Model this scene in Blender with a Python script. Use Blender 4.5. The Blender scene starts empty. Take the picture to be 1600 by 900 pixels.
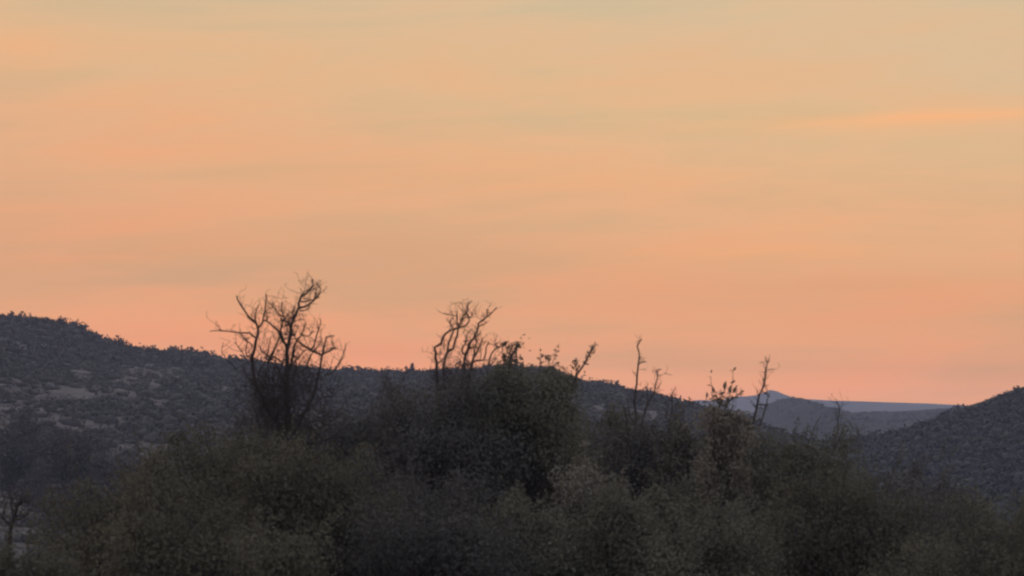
import bpy, math, random
import numpy as np
from mathutils import Vector, Matrix

# ------------------------------------------------------------------ camera
S = bpy.context.scene
CAMZ = 1.7
FPX = 4444.4                      # focal length in photo pixels (1600 wide): 100 mm on a 36 mm sensor
HORIZON = 690.0                   # photo row of the true horizon
PITCH = math.atan((HORIZON - 450.0) / FPX)
cd = bpy.data.cameras.new('camera'); cam = bpy.data.objects.new('camera', cd)
S.collection.objects.link(cam); S.camera = cam
cam.location = (0, 0, CAMZ); cam.rotation_euler = (math.pi/2 + PITCH, 0, 0)
cd.lens = 100.0; cd.sensor_width = 36.0; cd.clip_start = 0.5; cd.clip_end = 20000.0
cd.dof.use_dof = True; cd.dof.focus_distance = 230.0; cd.dof.aperture_fstop = 2.9     # long lens focused on the hills

# ------------------------------------------------------------------ world: dusk sky
SUN_EL, SUN_AZ = math.radians(3.0), math.radians(7.0)     # the sun has just gone behind the hills ahead
W = bpy.data.worlds.new('World'); S.world = W; W.use_nodes = True
nt = W.node_tree; nt.nodes.clear()
def N(t, **kw):
    n = nt.nodes.new(t)
    for k, v in kw.items(): setattr(n, k, v)
    return n
def L(a, b): nt.links.new(a, b)
def M(op, a, b=None, c=None, clamp=False):
    n = N('ShaderNodeMath', operation=op, use_clamp=clamp)
    for i, v in enumerate((a, b, c)):
        if v is None: continue
        if isinstance(v, (int, float)): n.inputs[i].default_value = v
        else: L(v, n.inputs[i])
    return n.outputs[0]
def MIX(f, a, b, mode='MIX'):
    n = N('ShaderNodeMix', data_type='RGBA', blend_type=mode)
    for i, v in ((0, f), (6, a), (7, b)):
        if isinstance(v, (int, float)): n.inputs[i].default_value = v
        elif isinstance(v, tuple): n.inputs[i].default_value = (*v, 1)
        else: L(v, n.inputs[i])
    return n.outputs[2]
def RAMP(f, stops, interp='LINEAR'):
    n = N('ShaderNodeValToRGB'); r = n.color_ramp; r.interpolation = interp
    while len(r.elements) < len(stops): r.elements.new(0.5)
    for e, (p, c) in zip(r.elements, stops): e.position = p; e.color = (*c, 1)
    L(f, n.inputs[0]); return n.outputs[0]
tc = N('ShaderNodeTexCoord'); sx = N('ShaderNodeSeparateXYZ'); L(tc.outputs['Generated'], sx.inputs[0])
el = M('MULTIPLY', M('ARCSINE', sx.outputs[2]), 180/math.pi)                 # elevation, degrees
az = M('MULTIPLY', M('ARCTAN2', sx.outputs[0], sx.outputs[1]), 180/math.pi)  # azimuth from straight ahead, degrees
# sunset side, by elevation (0..90 deg); square root spreads the low band over the ramp
elt = M('ADD', el, M('MULTIPLY', M('SINE', M('MULTIPLY', az, math.pi/180)), M('MINIMUM', M('MULTIPLY', el, 1.1), 6.5)))   # the warm band sits a little higher towards the left
q = M('SQRT', M('DIVIDE', M('MAXIMUM', elt, 0.0), 90.0), clamp=True)
def qp(d): return math.sqrt(d/90.0)
west = RAMP(q, [(0.0, (1.95, 0.77, 0.20)), (qp(1.0), (1.64, 0.61, 0.175)), (qp(1.8), (1.09, 0.450, 0.178)), (qp(3.2), (0.885, 0.415, 0.186)),
                (qp(5.0), (0.87, 0.455, 0.222)), (qp(7.0), (0.81, 0.50, 0.26)), (qp(9.0), (0.735, 0.525, 0.31)),
                (qp(16), (0.68, 0.59, 0.44)), (qp(32), (0.58, 0.58, 0.60)), (1.0, (0.45, 0.50, 0.61))], 'EASE')
east = RAMP(q, [(0.0, (0.48, 0.43, 0.52)), (qp(8), (0.58, 0.50, 0.57)), (qp(20), (0.56, 0.54, 0.63)), (qp(45), (0.50, 0.54, 0.65)), (1.0, (0.45, 0.50, 0.61))])
azf = M('MULTIPLY_ADD', M('COSINE', M('MULTIPLY', M('SUBTRACT', az, math.degrees(SUN_AZ)), math.pi/180)), 0.5, 0.5, clamp=True)
base = MIX(M('POWER', azf, 1.3), east, west)
# thin streaked cloud, in azimuth / elevation, stretched along the horizon and tilted a little
def streak(sa, se, off, tilt, detail=4.0, rough=0.5, dist=0.0):
    cv = N('ShaderNodeCombineXYZ')
    L(M('MULTIPLY', az, sa), cv.inputs[0])
    L(M('MULTIPLY', M('SUBTRACT', el, M('MULTIPLY', az, tilt)), se), cv.inputs[1]); cv.inputs[2].default_value = off
    nz = N('ShaderNodeTexNoise'); nz.inputs['Scale'].default_value = 1.0; nz.inputs['Detail'].default_value = detail
    nz.inputs['Roughness'].default_value = rough; nz.inputs['Distortion'].default_value = dist
    L(cv.outputs[0], nz.inputs['Vector']); return nz.outputs[0]
n1 = streak(0.11, 0.62, 3.7, 0.03, 5, 0.52, 0.6)
n2 = streak(0.20, 1.9, 11.3, 0.045, 4, 0.55, 0.4)
cl = M('ADD', M('MULTIPLY', n1, 0.62), M('MULTIPLY', n2, 0.38))
low = M('SUBTRACT', 1.0, M('DIVIDE', el, 40.0), clamp=True)
warm = M('MULTIPLY', M('MULTIPLY', M('SUBTRACT', cl, 0.50), 7.0, clamp=True), low)
cool = M('MULTIPLY', M('MULTIPLY', M('SUBTRACT', 0.51, cl), 9.0, clamp=True), low)
sky = MIX(M('MULTIPLY', warm, 1.0), base, MIX(1.0, base, (1.08, 0.945, 0.88), 'MULTIPLY'))
sky = MIX(M('MULTIPLY', cool, 1.0), sky, MIX(1.0, sky, (0.88, 0.98, 1.01), 'MULTIPLY'))
def gauss(px, py, wx, wy, tilt):
    a0, e0 = math.degrees(math.atan((px-800)/FPX)), math.degrees(math.atan((HORIZON-py)/FPX))
    da = M('SUBTRACT', az, a0); de = M('SUBTRACT', M('SUBTRACT', el, e0), M('MULTIPLY', da, tilt))
    u = M('POWER', M('DIVIDE', da, wx), 2.0); v = M('POWER', M('DIVIDE', de, wy), 2.0)
    return M('EXPONENT', M('MULTIPLY', M('ADD', u, v), -1.0))
for px, py, wx, wy, tilt, k, col in [
        (1500, 184, 4.6, 0.15, 0.035, 1.0, (1.19, 0.985, 0.85)), (150, 405, 3.2, 0.14, 0.10, 0.6, (1.08, 0.98, 0.93)),
        (300, 432, 2.6, 0.16, 0.10, 0.7, (0.90, 0.97, 1.04)), (800, 318, 1.6, 0.12, 0.10, 0.6, (0.90, 0.97, 1.0)),
        (1180, 395, 2.8, 0.20, 0.0, 0.6, (1.08, 1.0, 0.88)), (1350, 445, 3.0, 0.18, 0.02, 0.6, (0.90, 0.98, 0.96)),
        (30, 90, 1.2, 0.55, -0.1, 0.7, (1.10, 0.96, 0.86)), (900, 40, 3.0, 0.25, -0.05, 0.4, (1.06, 0.97, 0.93)),
        (560, 275, 5.0, 0.35, -0.02, 0.5, (1.06, 0.98, 0.90))]:
    sky = MIX(M('MULTIPLY', gauss(px, py, wx, wy, tilt), k), sky, MIX(1.0, sky, col, 'MULTIPLY'))
bg1 = N('ShaderNodeBackground'); L(sky, bg1.inputs[0]); bg1.inputs[1].default_value = 1.0
ns = N('ShaderNodeTexSky', sky_type='NISHITA'); ns.sun_disc = False; ns.sun_elevation = SUN_EL; ns.sun_rotation = SUN_AZ
bg2 = N('ShaderNodeBackground'); L(ns.outputs[0], bg2.inputs[0]); bg2.inputs[1].default_value = 0.002
ad = N('ShaderNodeAddShader'); L(bg1.outputs[0], ad.inputs[0]); L(bg2.outputs[0], ad.inputs[1])
wo = N('ShaderNodeOutputWorld'); L(ad.outputs[0], wo.inputs['Surface'])

# ------------------------------------------------------------------ sun (afterglow only)
sd = bpy.data.lights.new('sun', 'SUN'); sd.energy = 0.12; sd.angle = math.radians(12); sd.color = (1.0, 0.62, 0.38)
so = bpy.data.objects.new('sun', sd); S.collection.objects.link(so)
dv = Vector((math.sin(SUN_AZ)*math.cos(SUN_EL), math.cos(SUN_AZ)*math.cos(SUN_EL), math.sin(SUN_EL)))
so.rotation_euler = dv.to_track_quat('Z', 'Y').to_euler(); so.location = dv*300

vs = S.view_settings; vs.view_transform = 'Standard'; vs.look = 'None'; vs.exposure = 0.0; vs.gamma = 1.0; vs.use_curve_mapping = False
S.render.engine = 'CYCLES'
cy = S.cycles; cy.use_denoising = True; cy.filter_width = 2.3; cy.max_bounces = 6; cy.diffuse_bounces = 3; cy.volume_bounces = 1
cy.transparent_max_bounces = 8

# ------------------------------------------------------------------ helpers
C = S.collection
rnd = random.Random(11); R = np.random.default_rng(11)
cp, sp = math.cos(PITCH), math.sin(PITCH)
def at(px, py, D):
    """point of the scene at depth D (metres straight ahead) that the photo shows at px, py"""
    a, b = (px-800)/FPX, (450-py)/FPX
    dy, dz = cp - b*sp, sp + b*cp
    return Vector((a/dy*D, D, CAMZ + dz/dy*D))

def _h(ix, iy, s):
    v = np.sin(ix*127.1 + iy*311.7 + s*74.7)*43758.5453
    return v - np.floor(v)
def vnoise(x, y, s=0):
    ix, iy = np.floor(x), np.floor(y); fx, fy = x-ix, y-iy
    fx, fy = fx*fx*(3-2*fx), fy*fy*(3-2*fy)
    a, b, c, d = _h(ix, iy, s), _h(ix+1, iy, s), _h(ix, iy+1, s), _h(ix+1, iy+1, s)
    return (a*(1-fx)+b*fx)*(1-fy) + (c*(1-fx)+d*fx)*fy
def fbm(x, y, s=0, o=4):
    t, a, tot = 0, 1.0, 0
    for i in range(o): t = t + a*vnoise(x*2**i, y*2**i, s+i*7); tot += a; a *= 0.5
    return t/tot - 0.5

def mesh_np(name, V, F, tint=None, smooth=False):
    """V (n,3), F (m,k) all faces with k corners; tint: one value per face"""
    V = np.asarray(V, dtype=np.float32); F = np.asarray(F, dtype=np.int32)
    me = bpy.data.meshes.new(name); m, k = F.shape
    me.vertices.add(len(V)); me.vertices.foreach_set('co', V.ravel())
    me.loops.add(m*k); me.loops.foreach_set('vertex_index', F.ravel())
    me.polygons.add(m); me.polygons.foreach_set('loop_start', np.arange(0, m*k, k, dtype=np.int32))
    me.polygons.foreach_set('loop_total', np.full(m, k, dtype=np.int32))
    if smooth: me.polygons.foreach_set('use_smooth', np.ones(m, dtype=bool))
    me.update(calc_edges=True)
    if tint is not None:
        at_ = me.attributes.new('tint', 'FLOAT', 'FACE'); at_.data.foreach_set('value', np.asarray(tint, dtype=np.float32))
    return me
def obj(name, me, mat, parent=None):
    o = bpy.data.objects.new(name, me); C.objects.link(o)
    if me is not None and mat is not None and not me.materials: me.materials.append(mat)
    if parent is not None: o.parent = parent
    return o
def thing(name, label, cat, loc, group=None):
    o = bpy.data.objects.new(name, None); C.objects.link(o); o.location = loc; o.empty_display_size = 0.3
    o['label'] = label; o['category'] = cat
    if group: o['group'] = group
    return o
def struct(o): o['kind'] = 'structure'; return o
def stuff(o, label, cat=None):
    o['kind'] = 'stuff'
    if label: o['label'] = label
    if cat: o['category'] = cat
    return o

# ------------------------------------------------------------------ materials
def material(name):
    m = bpy.data.materials.new(name); m.use_nodes = True
    t = m.node_tree; b = t.nodes['Principled BSDF']
    return m, t, b
def leaf_mat(name, dark, light, rough=0.6, transl=0.30):
    m, t, b = material(name)
    a = t.nodes.new('ShaderNodeAttribute'); a.attribute_name = 'tint'
    r = t.nodes.new('ShaderNodeValToRGB'); e = r.color_ramp.elements
    e[0].color = (*dark, 1); e[1].color = (*light, 1)
    t.links.new(a.outputs['Fac'], r.inputs[0]); t.links.new(r.outputs[0], b.inputs['Base Color'])
    b.inputs['Roughness'].default_value = rough; b.inputs['Specular IOR Level'].default_value = 0.12
    if transl:
        tr = t.nodes.new('ShaderNodeBsdfTranslucent'); mx = t.nodes.new('ShaderNodeMixShader'); mx.inputs[0].default_value = transl
        t.links.new(r.outputs[0], tr.inputs[0]); t.links.new(b.outputs[0], mx.inputs[1]); t.links.new(tr.outputs[0], mx.inputs[2])
        t.links.new(mx.outputs[0], t.nodes['Material Output'].inputs['Surface'])
    return m
def noise_mat(name, c1, c2, scale, rough=0.9, bump=0.0, lo=0.35, hi=0.65, stretch=(1, 1, 1), bdist=0.02):
    m, t, b = material(name)
    tc = t.nodes.new('ShaderNodeTexCoord'); mp = t.nodes.new('ShaderNodeMapping'); mp.inputs['Scale'].default_value = stretch
    n = t.nodes.new('ShaderNodeTexNoise'); n.inputs['Scale'].default_value = scale; n.inputs['Detail'].default_value = 6; n.inputs['Roughness'].default_value = 0.65
    r = t.nodes.new('ShaderNodeValToRGB'); e = r.color_ramp.elements
    e[0].position, e[1].position = lo, hi; e[0].color = (*c1, 1); e[1].color = (*c2, 1)
    t.links.new(tc.outputs['Object'], mp.inputs[0]); t.links.new(mp.outputs[0], n.inputs['Vector'])
    t.links.new(n.outputs[0], r.inputs[0]); t.links.new(r.outputs[0], b.inputs['Base Color'])
    b.inputs['Roughness'].default_value = rough; b.inputs['Specular IOR Level'].default_value = 0.15
    if bump:
        bp = t.nodes.new('ShaderNodeBump'); bp.inputs['Strength'].default_value = bump; bp.inputs['Distance'].default_value = bdist
        t.links.new(n.outputs[0], bp.inputs['Height']); t.links.new(bp.outputs[0], b.inputs['Normal'])
    return m
BARK = noise_mat('dead_bark', (0.045, 0.036, 0.033), (0.085, 0.070, 0.063), 14, 0.9, 0.6, stretch=(1, 1, 0.25))
BARK2 = noise_mat('live_bark', (0.045, 0.038, 0.033), (0.085, 0.072, 0.060), 12, 0.9, 0.6, stretch=(1, 1, 0.25))
TWIG = noise_mat('grey_twig', (0.06, 0.055, 0.055), (0.12, 0.11, 0.105), 20, 0.9)
OLIVE = leaf_mat('olive_leaf', (0.066, 0.062, 0.043), (0.185, 0.168, 0.115))
GREEN = leaf_mat('green_leaf', (0.086, 0.085, 0.061), (0.200, 0.193, 0.138))
DARK = leaf_mat('dark_leaf', (0.070, 0.067, 0.059), (0.160, 0.151, 0.132))
DRY = leaf_mat('dry_leaf', (0.065, 0.060, 0.045), (0.26, 0.228, 0.178))
HILLLEAF = leaf_mat('hill_scrub_leaf', (0.040, 0.037, 0.031), (0.076, 0.070, 0.058), transl=0.0)
RIGHTLEAF = leaf_mat('right_scrub_leaf', (0.036, 0.039, 0.037), (0.062, 0.065, 0.060), transl=0.0)
SOIL = noise_mat('dry_soil', (0.070, 0.062, 0.055), (0.18, 0.156, 0.138), 0.22, 0.95, 0.7, 0.38, 0.66, bdist=0.5)
RSOIL = noise_mat('brown_soil', (0.045, 0.043, 0.038), (0.085, 0.078, 0.068), 0.05, 0.95, 0.5, bdist=0.6)
GROUND = noise_mat('slope_ground', (0.055, 0.048, 0.038), (0.11, 0.098, 0.078), 0.35, 0.95, 0.4, bdist=0.2)
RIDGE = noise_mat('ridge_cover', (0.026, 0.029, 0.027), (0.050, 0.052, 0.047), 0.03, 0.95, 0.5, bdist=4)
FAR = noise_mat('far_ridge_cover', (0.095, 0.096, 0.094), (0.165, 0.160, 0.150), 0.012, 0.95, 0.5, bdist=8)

# ------------------------------------------------------------------ ground and hills
GY = np.array([-400, 0, 18, 45, 60, 90, 140, 200, 300, 4100.]); GZ = np.array([2, 0, -0.1, -2.8, -4.0, -7.0, -11.5, -15, -17, -17.])
def ground_z(x, y):
    x = np.asarray(x, dtype=float); y = np.asarray(y, dtype=float)
    amp = np.clip(y/40, 0.0, 1)*0.7
    return np.interp(y, GY, GZ) + amp*fbm(x*0.07+5, y*0.07, 3, 3)
def heightfield(name, X, Y, zf, mat):
    xx, yy = np.meshgrid(X, Y); zz = zf(xx, yy); nx, ny = len(X), len(Y)
    V = np.stack([xx, yy, zz], -1).reshape(-1, 3)
    i = np.arange((nx-1)*(ny-1)); r, c = i//(nx-1), i % (nx-1); a = r*nx+c
    F = np.stack([a, a+1, a+nx+1, a+nx], -1)
    return struct(obj(name, mesh_np(name, V, F, smooth=True), mat))
gx = np.concatenate([-np.geomspace(4000, 60, 30), np.linspace(-50, 50, 60), np.geomspace(60, 4000, 30)])
gy = np.concatenate([np.linspace(-400, -20, 8), np.linspace(-10, 160, 90), np.geomspace(170, 4050, 40)])
heightfield('ground', gx, gy, ground_z, GROUND)

def profile(pts, D):
    P = np.array(pts, dtype=float)
    return (P[:, 0]-800)/FPX*D, CAMZ + (HORIZON-P[:, 1])/FPX*D
class Hill:
    def __init__(s, pts, D, yf, zb, back, relief, wave, seed, pw=1.12):
        s.px, s.pz = profile(pts, D); s.D, s.yf, s.zb, s.back, s.relief, s.wave, s.seed, s.pw = D, yf, zb, back, relief, wave, seed, pw
    def z(s, x, y):
        zc = np.interp(x, s.px, s.pz)
        t = np.clip((y-s.yf)/(s.D-s.yf), 0, 1)
        f = 1-(1-t)**s.pw
        tb = np.clip((y-s.D)/s.back, 0, 1); f = np.where(y > s.D, 1-tb**1.4, f)
        z = s.zb + (zc-s.zb)*f
        env = np.clip(np.minimum((1-t)*2.5, t*5), 0, 1)*(y < s.D) + np.clip(tb*3, 0, 1)*(y >= s.D)
        return z + env*s.relief*fbm(x/s.wave, y/s.wave, s.seed, 4)*2
LEFT = Hill([(-3200, 560), (-1400, 500), (-500, 470), (-150, 488), (0, 496), (80, 501), (120, 512), (150, 525), (190, 542), (205, 547), (250, 552), (310, 558), (370, 570), (430, 575),
             (500, 579), (560, 583), (640, 583), (700, 581), (760, 578), (800, 576), (850, 577), (885, 590), (915, 598), (950, 603), (1000, 612), (1040, 624),
             (1070, 636), (1095, 646), (1130, 660), (1180, 688), (1250, 720), (1340, 780), (1500, 840), (1700, 860)], 700, 235, -16.5, 450, 4.5, 75, 21)
RIGHT = Hill([(900, 830), (1100, 780), (1180, 742), (1250, 714), (1300, 698), (1350, 690), (1400, 680), (1440, 668), (1470, 656), (1500, 645), (1530, 637), (1550, 628), (1575, 618), (1600, 611),
              (1640, 594), (1720, 575), (1900, 540), (2300, 500), (3200, 480), (5000, 560)], 560, 200, -16.5, 400, 3.0, 60, 33)
MID = Hill([(-6000, 660), (-3000, 640), (0, 655), (700, 665), (1000, 660), (1140, 655), (1165, 650), (1185, 641), (1200, 632), (1215, 625), (1235, 621.5), (1252, 623), (1265, 630), (1278, 640), (1292, 644), (1330, 645),
            (1400, 643), (1450, 640), (1500, 636), (1600, 634), (1800, 640), (2600, 620), (5000, 650)], 1500, 750, -16.5, 500, 4, 200, 45)
FARR = Hill([(-4000, 640), (-1500, 620), (0, 640), (700, 640), (950, 634), (1060, 629), (1078, 627), (1092, 624.5), (1110, 626), (1130, 624.5), (1150, 619), (1165, 619.5), (1185, 617), (1197, 612), (1206, 608), (1216, 612.5), (1230, 619),
             (1248, 623), (1300, 626), (1340, 627), (1400, 629), (1450, 630.5), (1500, 633), (1560, 637), (1700, 640), (2400, 632), (5000, 650)], 3400, 2300, -16.5, 550, 14, 420, 57)
heightfield('hill_left', np.linspace(-420, 135, 260), np.concatenate([np.linspace(236, 700, 160), np.linspace(705, 1150, 24)]), LEFT.z, SOIL)
heightfield('hill_right', np.linspace(14, 420, 200), np.concatenate([np.linspace(201, 560, 130), np.linspace(565, 960, 20)]), RIGHT.z, RSOIL)
heightfield('middle_ridge', np.linspace(-1300, 1300, 620), np.concatenate([np.linspace(755, 1500, 90), np.linspace(1508, 1990, 14)]), MID.z, RIDGE)
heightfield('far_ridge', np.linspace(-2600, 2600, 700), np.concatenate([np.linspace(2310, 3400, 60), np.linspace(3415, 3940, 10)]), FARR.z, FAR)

# ------------------------------------------------------------------ hillside scrub
def ico(sub):
    import bmesh
    bm = bmesh.new(); bmesh.ops.create_icosphere(bm, subdivisions=sub, radius=1.0)
    V = np.array([v.co[:] for v in bm.verts]); F = np.array([[v.index for v in f.verts] for f in bm.faces]); bm.free()
    return V, F
ICO = ico(1)
def leaf_quads(P, Nrm, ln, wd, g, fold=0.15):
    """folded diamond leaves at P, with a random axis across the normals Nrm"""
    n = len(P); Nrm = Nrm/np.maximum(np.linalg.norm(Nrm, axis=1, keepdims=True), 1e-6)
    A = g.normal(size=(n, 3)); A -= Nrm*np.sum(A*Nrm, axis=1, keepdims=True); A /= np.maximum(np.linalg.norm(A, axis=1, keepdims=True), 1e-6)
    B = np.cross(Nrm, A); ln = np.asarray(ln).reshape(-1, 1); wd = np.asarray(wd).reshape(-1, 1)
    V = np.stack([P-A*ln*0.5, P+B*wd*0.5+Nrm*wd*fold-A*ln*0.05, P+A*ln*0.5, P-B*wd*0.5+Nrm*wd*fold-A*ln*0.05], 1).reshape(-1, 3)
    F = np.arange(4*n).reshape(-1, 4)
    return V, F
def leaf_tris(P, Nrm, ln, wd, g):
    n = len(P); Nrm = Nrm/np.maximum(np.linalg.norm(Nrm, axis=1, keepdims=True), 1e-6)
    A = g.normal(size=(n, 3)); A -= Nrm*np.sum(A*Nrm, axis=1, keepdims=True); A /= np.maximum(np.linalg.norm(A, axis=1, keepdims=True), 1e-6)
    B = np.cross(Nrm, A); ln = np.asarray(ln).reshape(-1, 1); wd = np.asarray(wd).reshape(-1, 1)
    V = np.stack([P-A*ln*0.5-B*wd*0.5, P-A*ln*0.3+B*wd*0.5, P+A*ln*0.5], 1).reshape(-1, 3)
    return V, np.arange(3*n).reshape(-1, 3)
def shrub_proto(g, nq=42):
    """unit shrub, all triangles: a ragged core and leaf sprays round it"""
    V, F = ICO; Vc = V*(0.62+0.5*g.random((len(V), 1))); Vc[:, 2] = Vc[:, 2]*0.55 + 0.22
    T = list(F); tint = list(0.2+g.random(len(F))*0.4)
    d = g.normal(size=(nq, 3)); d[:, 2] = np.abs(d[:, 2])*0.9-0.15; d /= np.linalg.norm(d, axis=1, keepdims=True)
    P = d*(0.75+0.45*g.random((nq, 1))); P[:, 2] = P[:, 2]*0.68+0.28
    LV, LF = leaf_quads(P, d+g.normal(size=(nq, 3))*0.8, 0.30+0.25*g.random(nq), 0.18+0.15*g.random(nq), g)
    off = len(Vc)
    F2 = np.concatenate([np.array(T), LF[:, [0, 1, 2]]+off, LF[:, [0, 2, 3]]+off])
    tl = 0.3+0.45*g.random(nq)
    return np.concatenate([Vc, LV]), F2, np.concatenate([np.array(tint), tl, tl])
PROTOS = [shrub_proto(R) for _ in range(14)]
PROTOS_S = [shrub_proto(R, 20) for _ in range(12)]
def scatter(name, X, Y, Z, Sz, mat, protos, label, g):
    VV, FF, TT = [], [], []; off = 0
    ids = g.integers(0, len(protos), len(X)); ang = g.random(len(X))*2*math.pi
    for k, (V, F, t) in enumerate(protos):
        I = np.where(ids == k)[0]
        if not len(I): continue
        c, s = np.cos(ang[I])[:, None], np.sin(ang[I])[:, None]; sc = Sz[I][:, None]; sq = 0.75+0.5*g.random((len(I), 1))
        v = np.stack([(V[:, 0]*c - V[:, 1]*s)*sc + X[I][:, None], (V[:, 0]*s + V[:, 1]*c)*sc + Y[I][:, None], V[:, 2]*sc*sq + Z[I][:, None]], -1)
        VV.append(v.reshape(-1, 3)); FF.append((F[None]+(np.arange(len(I))*len(V))[:, None, None]).reshape(-1, 3)+off)
        TT.append(np.clip(t[None]*0.8 + (g.random((len(I), 1))-0.3)*0.45, 0, 1).ravel()); off += len(I)*len(V)
    return stuff(obj(name, mesh_np(name, np.concatenate(VV), np.concatenate(FF), np.concatenate(TT)), mat), label, 'scrub')
def hill_scatter(hill, n, y0, y1, pxr, cover, g, smin, smax):
    Y = y0 + (y1-y0)*g.random(n)**0.85; px = pxr[0]+(pxr[1]-pxr[0])*g.random(n); X = (px-800)/FPX*Y
    keep = g.random(n) < cover(X, Y, px); X, Y = X[keep], Y[keep]
    Z = hill.z(X, Y); k2 = Z > ground_z(X, Y)-0.5; X, Y, Z = X[k2], Y[k2], Z[k2]
    return X, Y, Z-0.15, (smin+(smax-smin)*g.random(len(X))**2.2)*(0.5+0.85*np.clip(0.5+1.6*fbm(X/26, Y/55, 91, 3), 0, 1))
gL = np.random.default_rng(5)
def coverL(x, y, px):
    t = (y-235)/465.
    patch = fbm(x/13+31, y/30, 66, 4)
    bare = np.exp(-((t-0.44)/0.19)**2)*np.clip((600-px)/260, 0, 1)
    return np.clip(0.98 - bare*(0.60-4.4*patch), 0.20, 1)*np.where((px < 70) & (y < 420), 0.12, 1.0)
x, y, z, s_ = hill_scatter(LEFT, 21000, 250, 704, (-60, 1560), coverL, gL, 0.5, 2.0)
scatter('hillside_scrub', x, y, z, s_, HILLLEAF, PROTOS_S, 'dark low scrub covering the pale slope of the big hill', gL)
gR = np.random.default_rng(6)
x, y, z, s_ = hill_scatter(RIGHT, 9500, 215, 563, (1150, 1680), lambda x, y, p: np.clip(0.85+1.0*fbm(x/18, y/40, 71, 3), 0, 1), gR, 0.5, 1.9)
scatter('slope_scrub', x, y, z, s_, RIGHTLEAF, PROTOS_S, 'dense bluish dark scrub covering the slope of the hill at the right edge', gR)
gM = np.random.default_rng(7)
x, y, z, s_ = hill_scatter(MID, 5200, 950, 1502, (1040, 1680), lambda x, y, p: np.clip(0.7+fbm(x/60, y/90, 81, 3), 0, 1), gM, 0.5, 1.1)
scatter('distant_scrub', x, y, z, s_, RIGHTLEAF, PROTOS_S, 'hazy far-off scrub on the domed ridge beyond the valley', gM)

gV = np.random.default_rng(8); n = 2600
y = 105+150*gV.random(n); px = 70+1600*gV.random(n); x = (px-800)/FPX*y; s_ = 0.6+1.1*gV.random(n)**2
scatter('valley_scrub', x, y, ground_z(x, y)-0.1, s_, RIGHTLEAF, PROTOS_S, 'dark scrub on the valley floor behind the bushes', gV)

# single shrubs one can pick out on the skylines
def skyline_shrub(px, size, hill, label, name='skyline_shrub', sx=1.0):
    X = (px-800)/FPX*hill.D; Z = float(hill.z(np.array(X), np.array(hill.D)))
    size *= 0.8; root = thing(name, label, 'shrub', (X, hill.D, Z-0.1), 'shrubs standing out on the skyline')
    g = np.random.default_rng(int(px)); n = 150
    cl = g.normal(size=(9, 3))*np.array([0.42*sx, 0.42, 0.24]) + np.array([0, 0, 0.62])
    d = g.normal(size=(n, 3)); d /= np.linalg.norm(d, axis=1, keepdims=True)
    P = cl[g.integers(0, 9, n)] + d*0.34*g.random((n, 1))**0.4; P[:, 2] = np.maximum(P[:, 2], 0.05)
    V, F = leaf_quads(P*size, d+g.normal(size=(n, 3))*0.5, (0.22+0.2*g.random(n))*size, (0.16+0.12*g.random(n))*size, g)
    obj('crown', mesh_np('crown', V, F, g.random(n)*0.8), HILLLEAF, root)
    segs = []
    for c in cl[:5]: segs.append(([Vector((0, 0, -0.2)), Vector(c*0.4*size), Vector(c*size)], [0.05*size, 0.035*size, 0.01*size]))
    obj('stem', tubes('stem', segs, 5), BARK2, root)

# ------------------------------------------------------------------ tubes
def smooth_path(P, Rr, sub, jit, g):
    """Catmull-Rom through P with a little gnarl"""
    if len(P) < 2: return P, Rr
    Q, q = [], []
    for i in range(len(P)-1):
        p0, p1, p2, p3 = P[max(i-1, 0)], P[i], P[i+1], P[min(i+2, len(P)-1)]
        ln = (p2-p1).length
        for k in range(sub):
            t = k/sub
            v = 0.5*((2*p1) + (p2-p0)*t + (2*p0-5*p1+4*p2-p3)*t*t + (3*p1-p0-3*p2+p3)*t**3)
            v = v*0.3 + (p1.lerp(p2, t))*0.7
            if k: v = v + Vector((g.gauss(0, 1), g.gauss(0, 1), g.gauss(0, 1)))*jit*ln
            Q.append(v); q.append(Rr[i]*(1-t)+Rr[i+1]*t)
    Q.append(P[-1]); q.append(Rr[-1])
    return Q, q
def tubes(name, segs, sides=6):
    V, F = [], []
    for P, Rr in segs:
        b = len(V); up = Vector((0.31, 0.87, 0.38)).normalized()
        n = len(P)
        for i in range(n):
            t = (P[min(i+1, n-1)]-P[max(i-1, 0)])
            if t.length < 1e-6: t = Vector((0, 0, 1))
            t.normalize(); u = t.cross(up)
            if u.length < 1e-3: u = t.cross(Vector((1, 0, 0)))
            u.normalize(); w = t.cross(u); up = -w if False else up
            for k in range(sides):
                a = 2*math.pi*k/sides; V.append(P[i] + (u*math.cos(a)+w*math.sin(a))*Rr[i])
        for i in range(n-1):
            for k in range(sides):
                k2 = (k+1) % sides
                F.append((b+i*sides+k, b+i*sides+k2, b+(i+1)*sides+k2, b+(i+1)*sides+k))
        tip = len(V); V.append(P[-1]); e = b+(n-1)*sides
        for k in range(sides): F.append((e+k, e+(k+1) % sides, tip))
    me = bpy.data.meshes.new(name); me.from_pydata([v[:] for v in V], [], F); me.update()
    me.polygons.foreach_set('use_smooth', np.ones(len(me.polygons), dtype=bool))
    return me

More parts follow.
